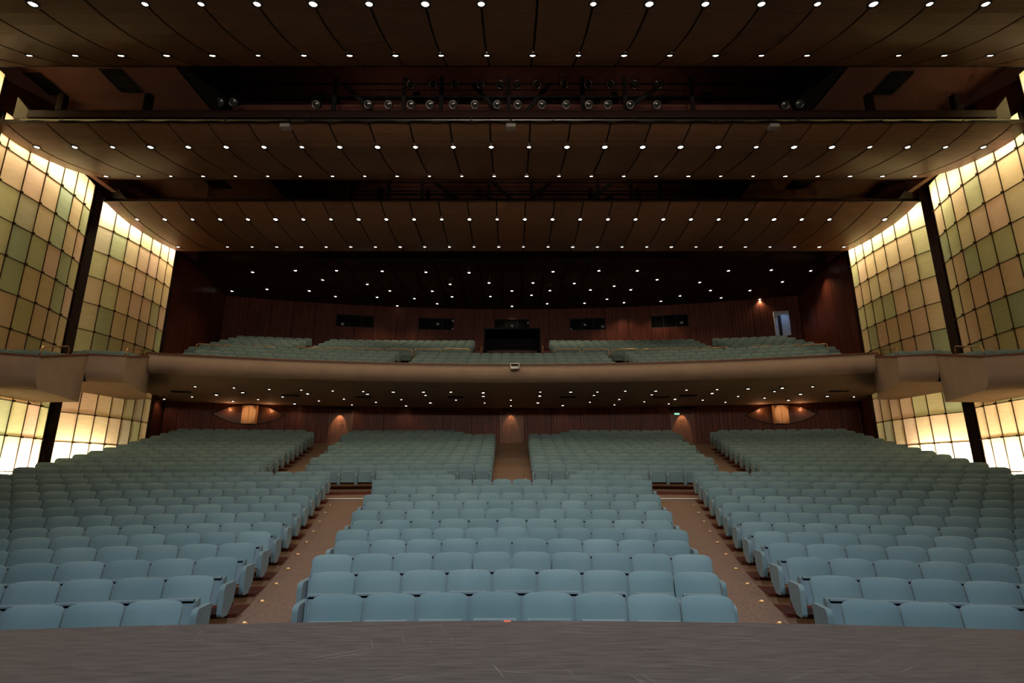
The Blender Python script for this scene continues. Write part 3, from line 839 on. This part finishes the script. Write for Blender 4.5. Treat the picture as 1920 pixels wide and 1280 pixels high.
def screen(nm, plan, sg, hi, lo, label, cols_light):
    P = [Vector((-sg * x * HN, y * HN, 0)) for x, y in plan]      # sg=+1 right, -1 left (plan is for the left)
    root = empty('glass_screen', (P[0].x, P[0].y, BH + lo)); tag(root, label, 'screen', 'backlit amber screens on the side walls')
    hs = [h for h in rows_h if lo - .01 <= h <= hi + .01]
    n = len(P)
    outw = []
    for i in range(n):
        d = (P[min(i + 1, n - 1)] - P[max(i - 1, 0)]).normalized(); q = Vector((d.y, -d.x, 0))
        outw.append(q if q.x * sg > 0 else -q)                     # away from the hall
    if nm != 'a':
        pass
    lines = MB()
    for i in range(n):
        p = P[i] - outw[i] * .01
        d = (P[min(i + 1, n - 1)] - P[max(i - 1, 0)]).normalized()
        M = Matrix.Translation(p) @ Matrix.Rotation(math.atan2(d.y, d.x), 4, 'Z')
        lines.box((0, 0, BH + (hs[0] + hs[-1]) / 2), (.026, .04, hs[0] - hs[-1]), M)
    for h in hs:
        for i in range(n - 1):
            a, b = P[i], P[i + 1]; mid = (a + b) / 2 - outw[i] * .012; d = b - a
            M = Matrix.Translation(mid) @ Matrix.Rotation(math.atan2(d.y, d.x), 4, 'Z')
            lines.box((0, 0, BH + h), (d.length, .03, .026), M)
    part_w(lines.build('mullion_grid', 'mullion'), root)
    studs = MB()
    for h in hs[1:-1]:
        for i in range(n):
            p = P[i] - outw[i] * .05; studs.box((p.x, p.y, BH + h), (.07, .07, .065))
    so = part_w(studs.build('node_stud', 'mullion'), root); so['kind'] = 'stuff'
    # glass panes: shallow trays, open at the back
    for i in range(n - 1):
        a, b = P[i], P[i + 1]; d = (b - a); L = d.length; ang = math.atan2(d.y, d.x)
        inward = -(outw[i] + outw[i + 1]).normalized()
        for j in range(len(hs) - 1):
            h1, h0 = hs[j], hs[j + 1]; w2, z2 = L / 2 - .016, (h1 - h0) / 2 - .016
            v = []; f = []; g = 4
            for q in range(g + 1):
                for p in range(g + 1):
                    u, t = -1 + 2 * p / g, -1 + 2 * q / g
                    bul = .02 * (1 - u * u) * (1 - t * t) + .012
                    v.append((u * w2, bul, t * z2))
            for q in range(g):
                for p in range(g): k = q * (g + 1) + p; f.append((k, k + 1, k + g + 2, k + g + 1))
            c0 = len(v); v += [(-w2, -.02, -z2), (w2, -.02, -z2), (w2, -.02, z2), (-w2, -.02, z2)]
            G = g + 1
            f += [tuple(range(0, G))[::-1] + (c0, c0 + 1), tuple(g + G * q for q in range(G))[::-1] + (c0 + 1, c0 + 2),
                  tuple(G * g + p for p in range(G)) + (c0 + 2, c0 + 3), tuple(G * q for q in range(G)) + (c0 + 3, c0)]
            o = newobj('pane', mesh('pane', v, f, 'amber_screen', False), root)
            sgn = 1 if Vector((-d.y, d.x, 0)).dot(inward) > 0 else -1
            o.matrix_parent_inverse = Matrix.Translation(root.location).inverted()
            mid = (a + b) / 2; o.location = (mid.x, mid.y, BH + (h0 + h1) / 2)
            o.rotation_euler = (0, 0, ang if sgn > 0 else ang + math.pi)
    # light box behind
    Q = [p + o * .75 for p, o in zip(P, outw)]
    ring = [P[0]] + Q + [P[-1]]
    v = []; f = []
    for q in ring: v += [(q.x, q.y, BH + hs[-1]), (q.x, q.y, BH + hs[0])]
    for i in range(len(ring) - 1): b = 2 * i; f.append((b, b + 2, b + 3, b + 1))
    v2 = len(v)
    poly_t = [(q.x, q.y, BH + hs[0]) for q in Q] + [(q.x, q.y, BH + hs[0]) for q in reversed(P)]
    v += poly_t; f.append(tuple(range(v2, v2 + len(poly_t))))
    v3 = len(v); v += [(x, y, BH + hs[-1]) for x, y, _ in poly_t]; f.append(tuple(range(v3, v3 + len(poly_t))))
    part_w(newobj('light_box', mesh('light_box', v, f, 'lantern_back')), root)
    # lamps in the light box: one high and one low behind every column, plus an added full-height fill standing in for bounced light
    for i in range(n - 1):
        mid = (P[i] + P[i + 1]) / 2 + (outw[i] + outw[i + 1]).normalized() * .34
        for h, e in ((cols_light[0], cols_light[2]), (cols_light[1], cols_light[3])):
            e2 = e * random.uniform(.55, 1.35)
            d = bpy.data.lights.new('screen_lamp', 'POINT'); d.energy = e2; d.color = (1, .95, .88); d.shadow_soft_size = .12
            o = bpy.data.objects.new('screen_lamp', d); COL.objects.link(o); o.parent = root
            o.matrix_parent_inverse = Matrix.Translation(root.location).inverted(); o.location = (mid.x, mid.y, BH + h)
    mp = (P[0] + P[-1]) / 2 + sum(outw, Vector()).normalized() * .68
    d = bpy.data.lights.new('screen_fill', 'AREA'); d.shape = 'RECTANGLE'; d.size = (P[-1] - P[0]).length * .95; d.size_y = hs[0] - hs[-1]
    d.energy = cols_light[4] * d.size / 4.8; d.color = (1, .94, .80)
    o = bpy.data.objects.new('screen_fill', d); COL.objects.link(o)
    inw = -sum(outw, Vector()).normalized()
    o.location = (mp.x, mp.y, BH + (hs[0] + hs[-1]) / 2); o.rotation_euler = inw.to_track_quat('-Z', 'Z').to_euler()
    zax = Vector((0, 0, 1)); yax = zax; xax = yax.cross(-inw)
    o.matrix_world = Matrix.Translation(o.location) @ Matrix((xax, yax, -inw)).transposed().to_4x4()
    return root


for sg, sd in ((-1, 'left'), (1, 'right')):
    screen('c', SC_, sg, 11.6, -1.2, f"curved amber glass screen on the {sd}, next to the balcony seats", (11.15, 0.75, 60, 170, 170))
    screen('b', SB, sg, 11.6, -1.2, f"large curved amber glass screen at the {sd} edge, second from the balcony seats", (10.9, 0.25, 40, 170, 95))
    screen('a', SA, sg, 12.8, 2.3, f"sliver of amber glass screen at the {sd} edge under the front canopy", (12.0, 3.0, 40, 20, 80))
    for (cx, cy, w, lb) in ((1.690 * HN, 1.962 * HN, .42, 'between the two large amber screens'), (1.612 * HN, 1.446 * HN, .2, 'at the outer edge of the large amber screen')):
        c = bevel(MB().box((0, 0, 6.3), (w, w * .9, 13.6)).build('column', 'column_dark', None, (sg * cx, cy, BH - 1.4), (0, 0, sg * .2)), .02)
        tag(c, f"tall dark column {lb} on the {sd}", 'column')
    c = bevel(MB().box((0, 0, 6.3), (.3, .3, 13.6)).build('column', 'column_dark', None, (sg * 1.712 * HN, 2.515 * HN, BH - 1.4)), .02)
    tag(c, f"slim dark column closing the amber screen beside the balcony wall on the {sd}", 'column')

# ------------------------------------------------------------------ ceiling
CL = {
    'first': ([(7.6, 10.55), (8.4, 10.42), (9.1, 10.38), (10.02, 10.45), (11.0, 10.70), (11.9, 11.05), (12.7, 11.46), (13.4, 11.86), (13.98, 12.24)], 1.286, 16.5,
              [(10.02, [-9, -7, -6, -5, -4, -3, -2, -1, 1, 2, 3, 4, 5, 6, 7, 8, 9]), (12.62, [k for k in range(-11, 11) if k != 7])]),
    'second': ([(14.84, 10.84), (15.4, 10.77), (16.0, 10.76), (16.8, 10.86), (17.5, 11.02), (18.3, 11.24), (19.0, 11.48), (19.6, 11.72), (20.05, 11.95)], 1.286, 16.75,
               [(16.0, list(range(-13, 13))), (19.0, list(range(-13, 13)))]),
    'third': ([(20.9, 11.40), (21.4, 11.28), (22.1, 11.16), (22.9, 11.09), (23.6, 11.07), (24.4, 11.10), (25.2, 11.19), (25.7, 11.27), (26.1, 11.36)], 1.253, 17.6,
              [(22.1, [k for k in range(-14, 14) if k != 12]), (25.15, [k for k in range(-14, 14) if k != -13])]),
}
CNAME = {'first': 'front', 'second': 'middle', 'third': 'rear'}
# one recessed lamp, copied
rim_me = MB().lathe([(.055, .02), (.06, -.012), (.085, -.016), (.092, 0), (.092, .02)], 14).me('rim', 'dark_metal', True)
lens_me = MB().lathe([(.058, .004), (.04, -.012), (.001, -.02)], 14).me('lens', 'lamp_lens', True)
lens_big = MB().lathe([(.070, .004), (.05, -.014), (.001, -.024)], 14).me('lens', 'lamp_lens', True)
SPOTS = {}; LAMPN = [0]


def spot_data(key, energy, size, color=(1, .74, .44)):
    d = bpy.data.lights.new('downlight_beam', 'SPOT'); d.energy = energy; d.spot_size = math.radians(size); d.spot_blend = .8
    d.color = color; d.shadow_soft_size = .06; SPOTS[key] = d


spot_data('canopy', 95, 130); spot_data('grille', 150, 118); spot_data('soffit', 11, 145)


def downlight(loc, rx, label, group, key, scale=1.0):
    r = empty('downlight', loc); r.rotation_euler = (rx, 0, 0); r.scale = (scale,) * 3
    tag(r, label, 'ceiling light', group)
    newobj('rim', rim_me, r); newobj('lens', lens_me, r)
    LAMPN[0] += 1
    if LAMPN[0] % 2: return r            # every other lamp carries the beam of two
    o = bpy.data.objects.new('downlight_beam', SPOTS[key]); COL.objects.link(o); o.parent = r; o.location = (0, 0, -.06)
    o.rotation_euler = (-rx, 0, 0)
    return r


for nm, (prf, s, half, lrows) in CL.items():
    root = empty('ceiling_canopy', (0, prf[0][0], BH + prf[0][1]))
    tag(root, f"{ {'first': 'front', 'second': 'middle', 'third': 'rear'}[nm]} of three curved brown wood ceiling canopies with seams and downlights", 'canopy', 'curved wood ceiling canopies')
    # smooth profile
    ys = np.linspace(prf[0][0], prf[-1][0], 15)
    py = np.array([p[0] for p in prf]); ph = np.array([p[1] for p in prf])
    co = np.polyfit(py, ph, 4); hs = np.polyval(co, ys)
    seams = [0.58 + k * s for k in range(-16, 17)]
    seams = [q for q in seams if abs(q) < half - .15]
    ed = [-half] + seams + [half]
    cache = {}
    for a, b in zip(ed[:-1], ed[1:]):
        w = (b - a) / 2 - .028; key = round(w, 3)
        if key not in cache:
            v = []; f = []
            for y, h in zip(ys, hs):
                for x, dz in ((-w, 0), (w, 0), (w, .07), (-w, .07)): v.append((x, y - prf[0][0], h - prf[0][1] + dz))
            for i in range(len(ys) - 1):
                for k in range(4): q = 4 * i; f.append((q + k, q + (k + 1) % 4, q + 4 + (k + 1) % 4, q + 4 + k))
            f.append((0, 3, 2, 1)); e = 4 * (len(ys) - 1); f.append((e, e + 1, e + 2, e + 3))
            m_ = mesh('canopy_panel', v, f, 'cloud_wood'); 
            for p in m_.polygons: p.use_smooth = False
            cache[key] = m_
        newobj('canopy_panel', cache[key], root, ((a + b) / 2, 0, 0))
    # dark backing that shows in the seams
    v = []; f = []
    for y, h in zip(ys, hs): v += [(-half, y - prf[0][0], h - prf[0][1] + .055), (half, y - prf[0][0], h - prf[0][1] + .055)]
    for i in range(len(ys) - 1): f.append((2 * i, 2 * i + 1, 2 * i + 3, 2 * i + 2))
    newobj('backing', mesh('backing', v, f, 'black'), root)
    MB().box((0, -.015, .055), (2 * half, .03, .13)).build('front_fascia', 'column_dark', root)
    MB().box((0, prf[-1][0] - prf[0][0] + .02, prf[-1][1] - prf[0][1] + .06), (2 * half, .03, .14)).build('rear_fascia', 'column_dark', root)
    for ri, (y, ks) in enumerate(lrows):
        h = float(np.polyval(co, y)); sl = float(np.polyval(np.polyder(co), y))
        for q, k in enumerate(ks):
            x = 0.58 + k * s
            downlight((x, y, BH + h - .004), math.atan(sl), f"downlight on the {CNAME[nm]} canopy, {nth(q + 1)} from left in its {['upper', 'lower'][ri]} row",
                      'downlights along the canopy seams', 'canopy', random.choice((1.15, 1.35, 1.35, 1.55)))

# upper ceiling above the canopies with two lighting slots
HC = BH + 13.3
ceil = empty('ceiling', (0, 17, HC)); tag(ceil, 'dark reddish brown upper ceiling between the canopies', 'ceiling', kind='structure')
SL = 11.3
def cbox(nm, x0, x1, y0, y1, z0, z1, material):
    return part_w(MB().box(((x0 + x1) / 2, (y0 + y1) / 2, (z0 + z1) / 2), (x1 - x0, y1 - y0, z1 - z0)).build(nm, material), ceil)
for x0, x1 in ((-18.4, -SL), (SL, 18.4)):
    cbox('ceiling_board', x0, x1, 7.0, 19.95, HC, HC + .1, 'upper_ceiling')
    cbox('ceiling_board', x0, x1, 20.05, 28.2, HC, HC + .1, 'upper_ceiling')
cbox('ceiling_board', -SL, SL, 7.0, 14.6, HC, HC + .1, 'upper_ceiling')
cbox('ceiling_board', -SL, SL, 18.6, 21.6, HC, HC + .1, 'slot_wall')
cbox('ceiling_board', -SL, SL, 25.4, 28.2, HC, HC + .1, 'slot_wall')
cbox('rear_fascia', -18.2, 18.2, 27.9, 28.0, BH + 11.66, HC, 'column_dark')
for y0, y1, zz in ((14.6, 18.6, 3.2), (21.6, 25.4, 2.6)):
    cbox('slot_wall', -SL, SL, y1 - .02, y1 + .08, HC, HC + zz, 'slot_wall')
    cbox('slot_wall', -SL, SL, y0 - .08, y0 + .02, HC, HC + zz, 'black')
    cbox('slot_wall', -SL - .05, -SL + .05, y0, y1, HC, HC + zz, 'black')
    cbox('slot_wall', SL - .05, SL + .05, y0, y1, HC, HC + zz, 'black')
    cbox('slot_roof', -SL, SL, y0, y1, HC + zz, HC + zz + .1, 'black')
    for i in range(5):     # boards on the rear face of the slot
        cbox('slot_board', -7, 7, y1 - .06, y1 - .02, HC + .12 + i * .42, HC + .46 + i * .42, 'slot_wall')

for sg in (-1, 1):
    cbox('upper_side_wall', *sorted((sg * 16.72, sg * 16.95)), 14.95, 20.4, BH + 11.56, HC, 'upper_ceiling')
    cbox('upper_side_wall', *sorted((sg * 17.62, sg * 17.8)), 20.4, 28.0, BH + 11.56, HC, 'upper_ceiling')
# vents in the upper ceiling
def vent(px, py, w, l, label):
    p = on_level(px, py, HC)
    e = empty('ceiling_vent', (p.x, p.y, HC - .01)); tag(e, label, 'vent', 'air vents in the upper ceiling')
    MB().box((0, 0, 0), (w, l, .02)).build('vent_back', 'black', e)
    MB().box((-w / 2, 0, -.01), (.04, l, .03)).box((w / 2, 0, -.01), (.04, l, .03)).box((0, -l / 2, -.01), (w, .04, .03)).box((0, l / 2, -.01), (w, .04, .03)).box((0, 0, -.01), (w, .03, .03)).build('frame', 'dark_metal', e)
    for i in range(7): MB().box((0, -l / 2 + l * (i + .5) / 7, -.012), (w - .05, .02, .02)).build('louvre', 'dark_metal', e)
vent(228, 151, .75, 1.1, 'dark air vent left of the front lighting slot, nearer the slot')
vent(78, 156, .75, 1.0, 'dark air vent beside the left amber screen, front ceiling gap')
vent(1672, 155, .75, 1.1, 'dark air vent right of the front lighting slot, nearer the slot')
vent(1872, 162, .75, 1.0, 'dark air vent beside the right amber screen, front ceiling gap')
vent(222, 343, .7, .9, 'dark air vent beside the left amber screen, rear ceiling gap')
vent(408, 343, .9, .9, 'dark air vent left of the rear lighting slot')
vent(1500, 343, .9, .9, 'dark air vent right of the rear lighting slot')
vent(1700, 343, .7, .9, 'dark air vent beside the right amber screen, rear ceiling gap')

# trusses in the slots
def truss(y, zl, zh, half, label, posts, diags):
    t = empty('lighting_truss', (0, y, zl)); tag(t, label, 'truss')
    for z in (0, (zh - zl) * .55, zh - zl):
        MB().tube([(-half, 0, z), (half, 0, z)], .035, 8).build('pipe', 'dark_metal', t, smooth=True)
    for x in posts: MB().box((x, -.05, (zh - zl) / 2), (.16, .08, zh - zl + .5)).build('post', 'black', t)
    for x0, x1 in diags:
        d = Vector((x1 - x0, 0, zl - zh)); M = Matrix.Translation(((x0 + x1) / 2, -.03, (zh - zl) / 2)) @ Matrix.Rotation(math.atan2(d.z, d.x), 4, 'Y').inverted()
        MB().box((0, 0, 0), (d.length, .06, .17), M).build('brace', 'black', t)
truss(17.9, HC + .25, HC + 1.55, 11.0, 'black lighting truss in the front ceiling slot', [-6.9, -4.2, -2.75, -.12, 2.75, 4.4, 7.0], [(-6.6, -5.4), (-1.55, -.55), (1.5, .55), (5.9, 4.3)])
truss(24.7, HC + .15, HC + 1.25, 11.0, 'black lighting truss in the rear ceiling slot', [-8.2, -6.3, -4.6, -1.2, 1.0, 4.4, 6.1, 7.6], [(-4.0, -2.6), (-1.0, .1), (2.0, .9), (5.2, 3.9)])
MB().tube([(0, 0, 0), (0, 0, 1)], .02)

# theatre spotlights in the front slot
sp_body = MB().lathe([(.0, .42), (.10, .42), (.14, .34), (.15, .06), (.17, 0), (.15, 0), (.14, .03)], 16, 'y').me('spotlight_body', 'black', True)
sp_lens = MB().lathe([(.145, .02), (.09, -.01), (.001, -.02)], 16, 'y').me('spotlight_lens', 'lens_glass', True)
sp_ring = MB().lathe([(.12, -.005), (.13, -.02), (.15, -.02), (.155, .0)], 16, 'y').me('lens_ring', 'steel', True)
sp_yoke = MB().tube([(-.19, .2, 0), (-.19, .2, .2), (0, .2, .30), (.19, .2, .2), (.19, .2, 0)], .015, 6).me('yoke', 'black')
def slot_spot(px, py, label):
    d = ray(px, py); t = 17.62 / d.y; p = Vector((0, 0, CAMZ)) + d * t
    r = empty('spotlight', p); tag(r, label, 'spotlight', 'spotlights hung in the front ceiling slot')
    r.rotation_euler = (math.radians(38), 0, math.radians(-0.6 * p.x))
    for nme, m_ in (('spotlight_body', sp_body), ('spotlight_lens', sp_lens), ('lens_ring', sp_ring), ('yoke', sp_yoke)): newobj(nme, m_, r)
UP = [770, 812, 853, 901, 938, 970, 1007, 1058, 1103, 1145, 1190, 1235]
LO = [592, 690, 728, 770, 806, 849, 890, 932, 971, 1016, 1062, 1104, 1140, 1182, 1232]
for i, x in enumerate(UP): slot_spot(x, 159, f"black spotlight, {nth(i + 1)} from left in the upper row of the front slot")
for i, x in enumerate(LO): slot_spot(x, 196, f"black spotlight, {nth(i + 1)} from left in the lower row of the front slot")
for i, (x, y) in enumerate(((412, 192), (437, 192))): slot_spot(x, y, f"{['outer', 'inner'][i]} spotlight of the pair at the far left end of the slot")
for i, (x, y) in enumerate(((1500, 195), (1473, 197))): slot_spot(x, y, f"{['outer', 'inner'][i]} spotlight of the pair at the far right end of the slot")

# pipe along the front edge of the middle canopy with its beam and hangers
pb = empty('lighting_pipe', (0, 14.74, BH + 10.88)); tag(pb, 'long metal pipe along the front edge of the middle canopy', 'pipe')
MB().tube([(-15.6, 0, 0), (15.8, 0, 0)], .035, 8).build('pipe', 'steel', pb, smooth=True)
MB().tube([(-15.4 + .3 * i, -.01, -.05 + .02 * math.sin(i * 1.7)) for i in range(104)], .014, 5).build('cable', 'black', pb)
for i in range(12): MB().box((-14.3 + 2.6 * i, .03, .02), (.05, .12, .12)).build('clamp', 'dark_metal', pb)
bm = bevel(MB().box((0, 0, 0), (31.0, .22, .26)).build('ceiling_beam', 'column_dark', None, (0, 14.90, BH + 11.16)), .01)
tag(bm, 'dark beam above the metal pipe at the front of the middle canopy', 'beam')
for x, lb in ((-14.6, 'outer left'), (-11.8, 'inner left'), (11.6, 'inner right'), (14.4, 'outer right')):
    h = bevel(MB().box((0, 0, .30), (.2, .2, .62)).build('beam_hanger', 'column_dark', None, (x, 14.95, BH + 11.36)), .01)
    tag(h, f"short dark hanger post above the ceiling beam, {lb}", 'post', 'hanger posts of the ceiling beam')
for (px, lb) in ((536, 'left part of the metal pipe'), (958, 'middle of the metal pipe'), (1450, 'right part of the metal pipe')):
    d = ray(px, 236); t = 14.62 / d.y; p = Vector((0, 0, CAMZ)) + d * t
    e = empty('box_lamp', p); tag(e, f"small grey box lamp hung under the {lb}", 'lamp', 'box lamps under the metal pipe')
    bevel(MB().box((0, 0, -.04), (.30, .22, .12)).build('housing', 'pale_metal', e), .01)
    MB().box((0, 0.11, .16), (.05, .05, .36)).build('bracket', 'dark_metal', e)
for sg, sd in ((-1, 'left'), (1, 'right')):
    for (x0, y, z, lb) in ((15.45, 15.15, BH + 11.5, 'front'), (16.6, 21.0, BH + 11.75, 'rear')):
        w = MB().prism([(0, -.35), (.75, -.3), (.75, .5)], -.1, .1, 'y')
        o = w.build('end_block', 'pale_metal', None, (sg * x0, y, z), (0, 0, 0 if sg > 0 else math.pi)); tag(o, f"pale wedge block closing the {sd} end of the {lb} ceiling gap", 'block')

# slatted ceiling over the balcony
GZ = BH + 11.65
gr = empty('ceiling_balcony', (0, 28.0, GZ)); tag(gr, 'dark slatted wood ceiling over the balcony', 'ceiling', kind='structure')
gm = MB(); GL = 9.6; GW = 1.25
for i in range(11): gm.box((-GW / 2 + .06 + (GW - .12) * i / 10, GL / 2, .03), (.035, GL, .07))
for i in range(34): gm.box((0, .05 + (GL - .1) * i / 33, .045), (GW - .08, .03, .04))
gme = gm.me('grille_panel', 'grille_wood')
for i in range(-15, 16): newobj('grille_panel', gme, gr, (i * GW * 1.02, 0, 0))
MB().box((0, GL / 2, .32), (39.5, GL, .05)).build('ceiling_void', 'black', gr)
STARS = [(435, 545.5), (473.7, 510), (500.6, 542), (554, 507), (580, 545), (605, 524.6), (629, 555.6), (631, 507), (688.7, 532.7), (716.6, 508), (707, 557),
         (731, 545), (745, 573), (777, 559.6), (798.6, 510), (810.6, 545.5), (819.7, 569), (844, 532.7), (847.6, 556), (879.5, 511), (917, 530), (919.5, 555.5),
         (960, 545), (960, 574), (996.7, 553), (999.4, 530), (1026, 569), (1031, 544.5), (1037, 509), (1076.7, 531), (1096, 568), (1107, 543.4), (1123, 507.5),
         (1138, 560.6), (1151.6, 536), (1170, 567), (1182.5, 543), (1195, 507.5), (1232, 524), (1239, 564.6), (1275, 554.5), (1312, 529), (1308.6, 571), (1332, 544.4),
         (1352, 558), (1365.7, 507.5), (1406, 544.4), (1424.4, 560.6), (1446, 506), (1467, 528), (1494, 558), (1520, 507.5), (1537, 527.6)]
STARS.sort()
for i, (x, y) in enumerate(STARS):
    p = on_level(x, y, GZ - .03); p.z = GZ - .03
    downlight(p, 0, f"bright downlight in the slatted balcony ceiling, {nth(i + 1)} counted from the left", 'downlights scattered over the balcony ceiling', 'grille', 1.5)

# downlights in the balcony soffit
SOF = [(308, 747), (360.4, 743), (366, 723.3), (406, 739), (439, 726), (455, 734.4), (437, 751), (505, 728.5), (484, 747.5), (530, 742.7), (552.5, 755.6), (565, 730),
       (577, 737), (598, 750.4), (624, 731.7), (645, 747), (660, 758), (681, 732.7), (689, 737.5), (705, 752.7), (737.4, 733.6), (752.5, 748), (761.6, 759.4), (794, 733.6),
       (798, 740), (807, 754), (845.6, 734), (855, 749), (906, 735), (906.4, 741.6), (908.7, 754.4), (958, 749), (958, 760), (1013, 733.6), (1012, 741), (1008.5, 754),
       (1055, 759), (1070, 733.6), (1106, 752.7), (1113.6, 740), (1120, 733.6), (1152, 758), (1161, 747.7), (1172.4, 732), (1208, 752), (1222, 738.6), (1229.5, 731.5),
       (1254, 756), (1265.5, 747), (1287, 730), (1317.6, 749), (1335, 736), (1344.5, 729), (1360, 753), (1384, 742), (1402.6, 727.5), (1433.5, 745), (1452, 732.6),
       (1466.4, 726), (1478, 749), (1500.7, 737.6), (1523.5, 723.5), (1551, 741.6), (1600.8, 742.6)]
SOF.sort()
sr = [p[0] for p in SOFF[6:]]; sh = [p[1] for p in SOFF[6:]]
def soffit_hit(px, py):
    d = ray(px, py)
    for t in np.linspace(20, 33, 1400):
        p = Vector((0, 0, CAMZ)) + d * float(t)
        rho = math.hypot(p.x, p.y - YC) + YC
        if rho > 24.6 and p.z > np.interp(rho, sr, sh): return p
    return None
for i, (x, y) in enumerate(SOF):
    p = soffit_hit(x, y)
    if p is None: continue
    p.z -= .022
    downlight(p, 0, f"small downlight under the balcony, {nth(i + 1)} counted from the left", 'downlights scattered under the balcony', 'soffit', random.choice((1.0, 1.1, 1.5)))
for (x, y, lb) in ((1572, 733, 'right end'), (340, 734, 'left end'), (545, 741, 'left middle'), (1290, 741, 'right middle'), (680, 744, 'third from left'), (855, 744, 'left of centre'), (1065, 744, 'right of centre'), (1240, 744, 'third from right')):
    p = soffit_hit(x, y)
    if p is None: continue
    e = empty('soffit_vent', (p.x, p.y, p.z - .01), -p.x / 54); tag(e, f"dark slot vent under the balcony, {lb}", 'vent', 'slot vents under the balcony')
    MB().box((0, 0, 0), (.85, .30, .03)).build('frame', 'dark_metal', e)
    for q in range(4): MB().box((0, -.10 + .066 * q, -.018), (.80, .02, .012)).build('louvre', 'black', e)

# ------------------------------------------------------------------ aisle lights
disc = MB().lathe([(.0, .010), (.035, .010), (.048, .008), (.058, 0)], 12).me('rim', 'brass', True)
lens = MB().lathe([(.001, .014), (.022, .011)], 12).me('lens', 'aisle_lens', True)
for sg, sd in ((-1, 'left'), (1, 'right')):
    for k in range(1, 13):
        rho = ROW[k] + .25; s = sg * (side_end(k) - .16 + .05); x, y, a = pol(rho, s)
        e = empty('aisle_light', (x, y, fz(rho, x) + .002), -a); tag(e, f"brass floor light at the {sd} aisle edge beside the {nth(k)} row", 'floor light', 'floor lights along the aisles')
        newobj('rim', disc, e); newobj('lens', lens, e)
for sg, sd in ((-1, 'left'), (1, 'right')):
    for k in range(14, 20):
        rho = ROW[k] + .2; x, y, a = pol(rho, sg * .52)
        e = empty('aisle_light', (x, y, fz(rho, x) + .002), -a); tag(e, f"brass floor light, {sd} edge of the centre aisle, {nth(k - 13)} from the front", 'floor light', 'floor lights along the aisles')
        newobj('rim', disc, e); newobj('lens', lens, e)
    # metal nosing where the side aisle meets the cross aisle
    rho = 17.25; s0, s1 = 4.55, 5.75; x0, y0, _ = pol(rho, sg * s0); x1, y1, _ = pol(rho, sg * s1)
    z = fz(rho, x0) + .02; mx, my = (x0 + x1) / 2, (y0 + y1) / 2
    o = bevel(MB().box((0, 0, 0), (s1 - s0, .09, .03)).build('step_nosing', 'nosing_glint', None, (mx, my, z), (0, 0, math.atan2(y1 - y0, x1 - x0))), .008)
    tag(o, f"shiny metal step nosing at the top of the {sd} aisle", 'nosing')
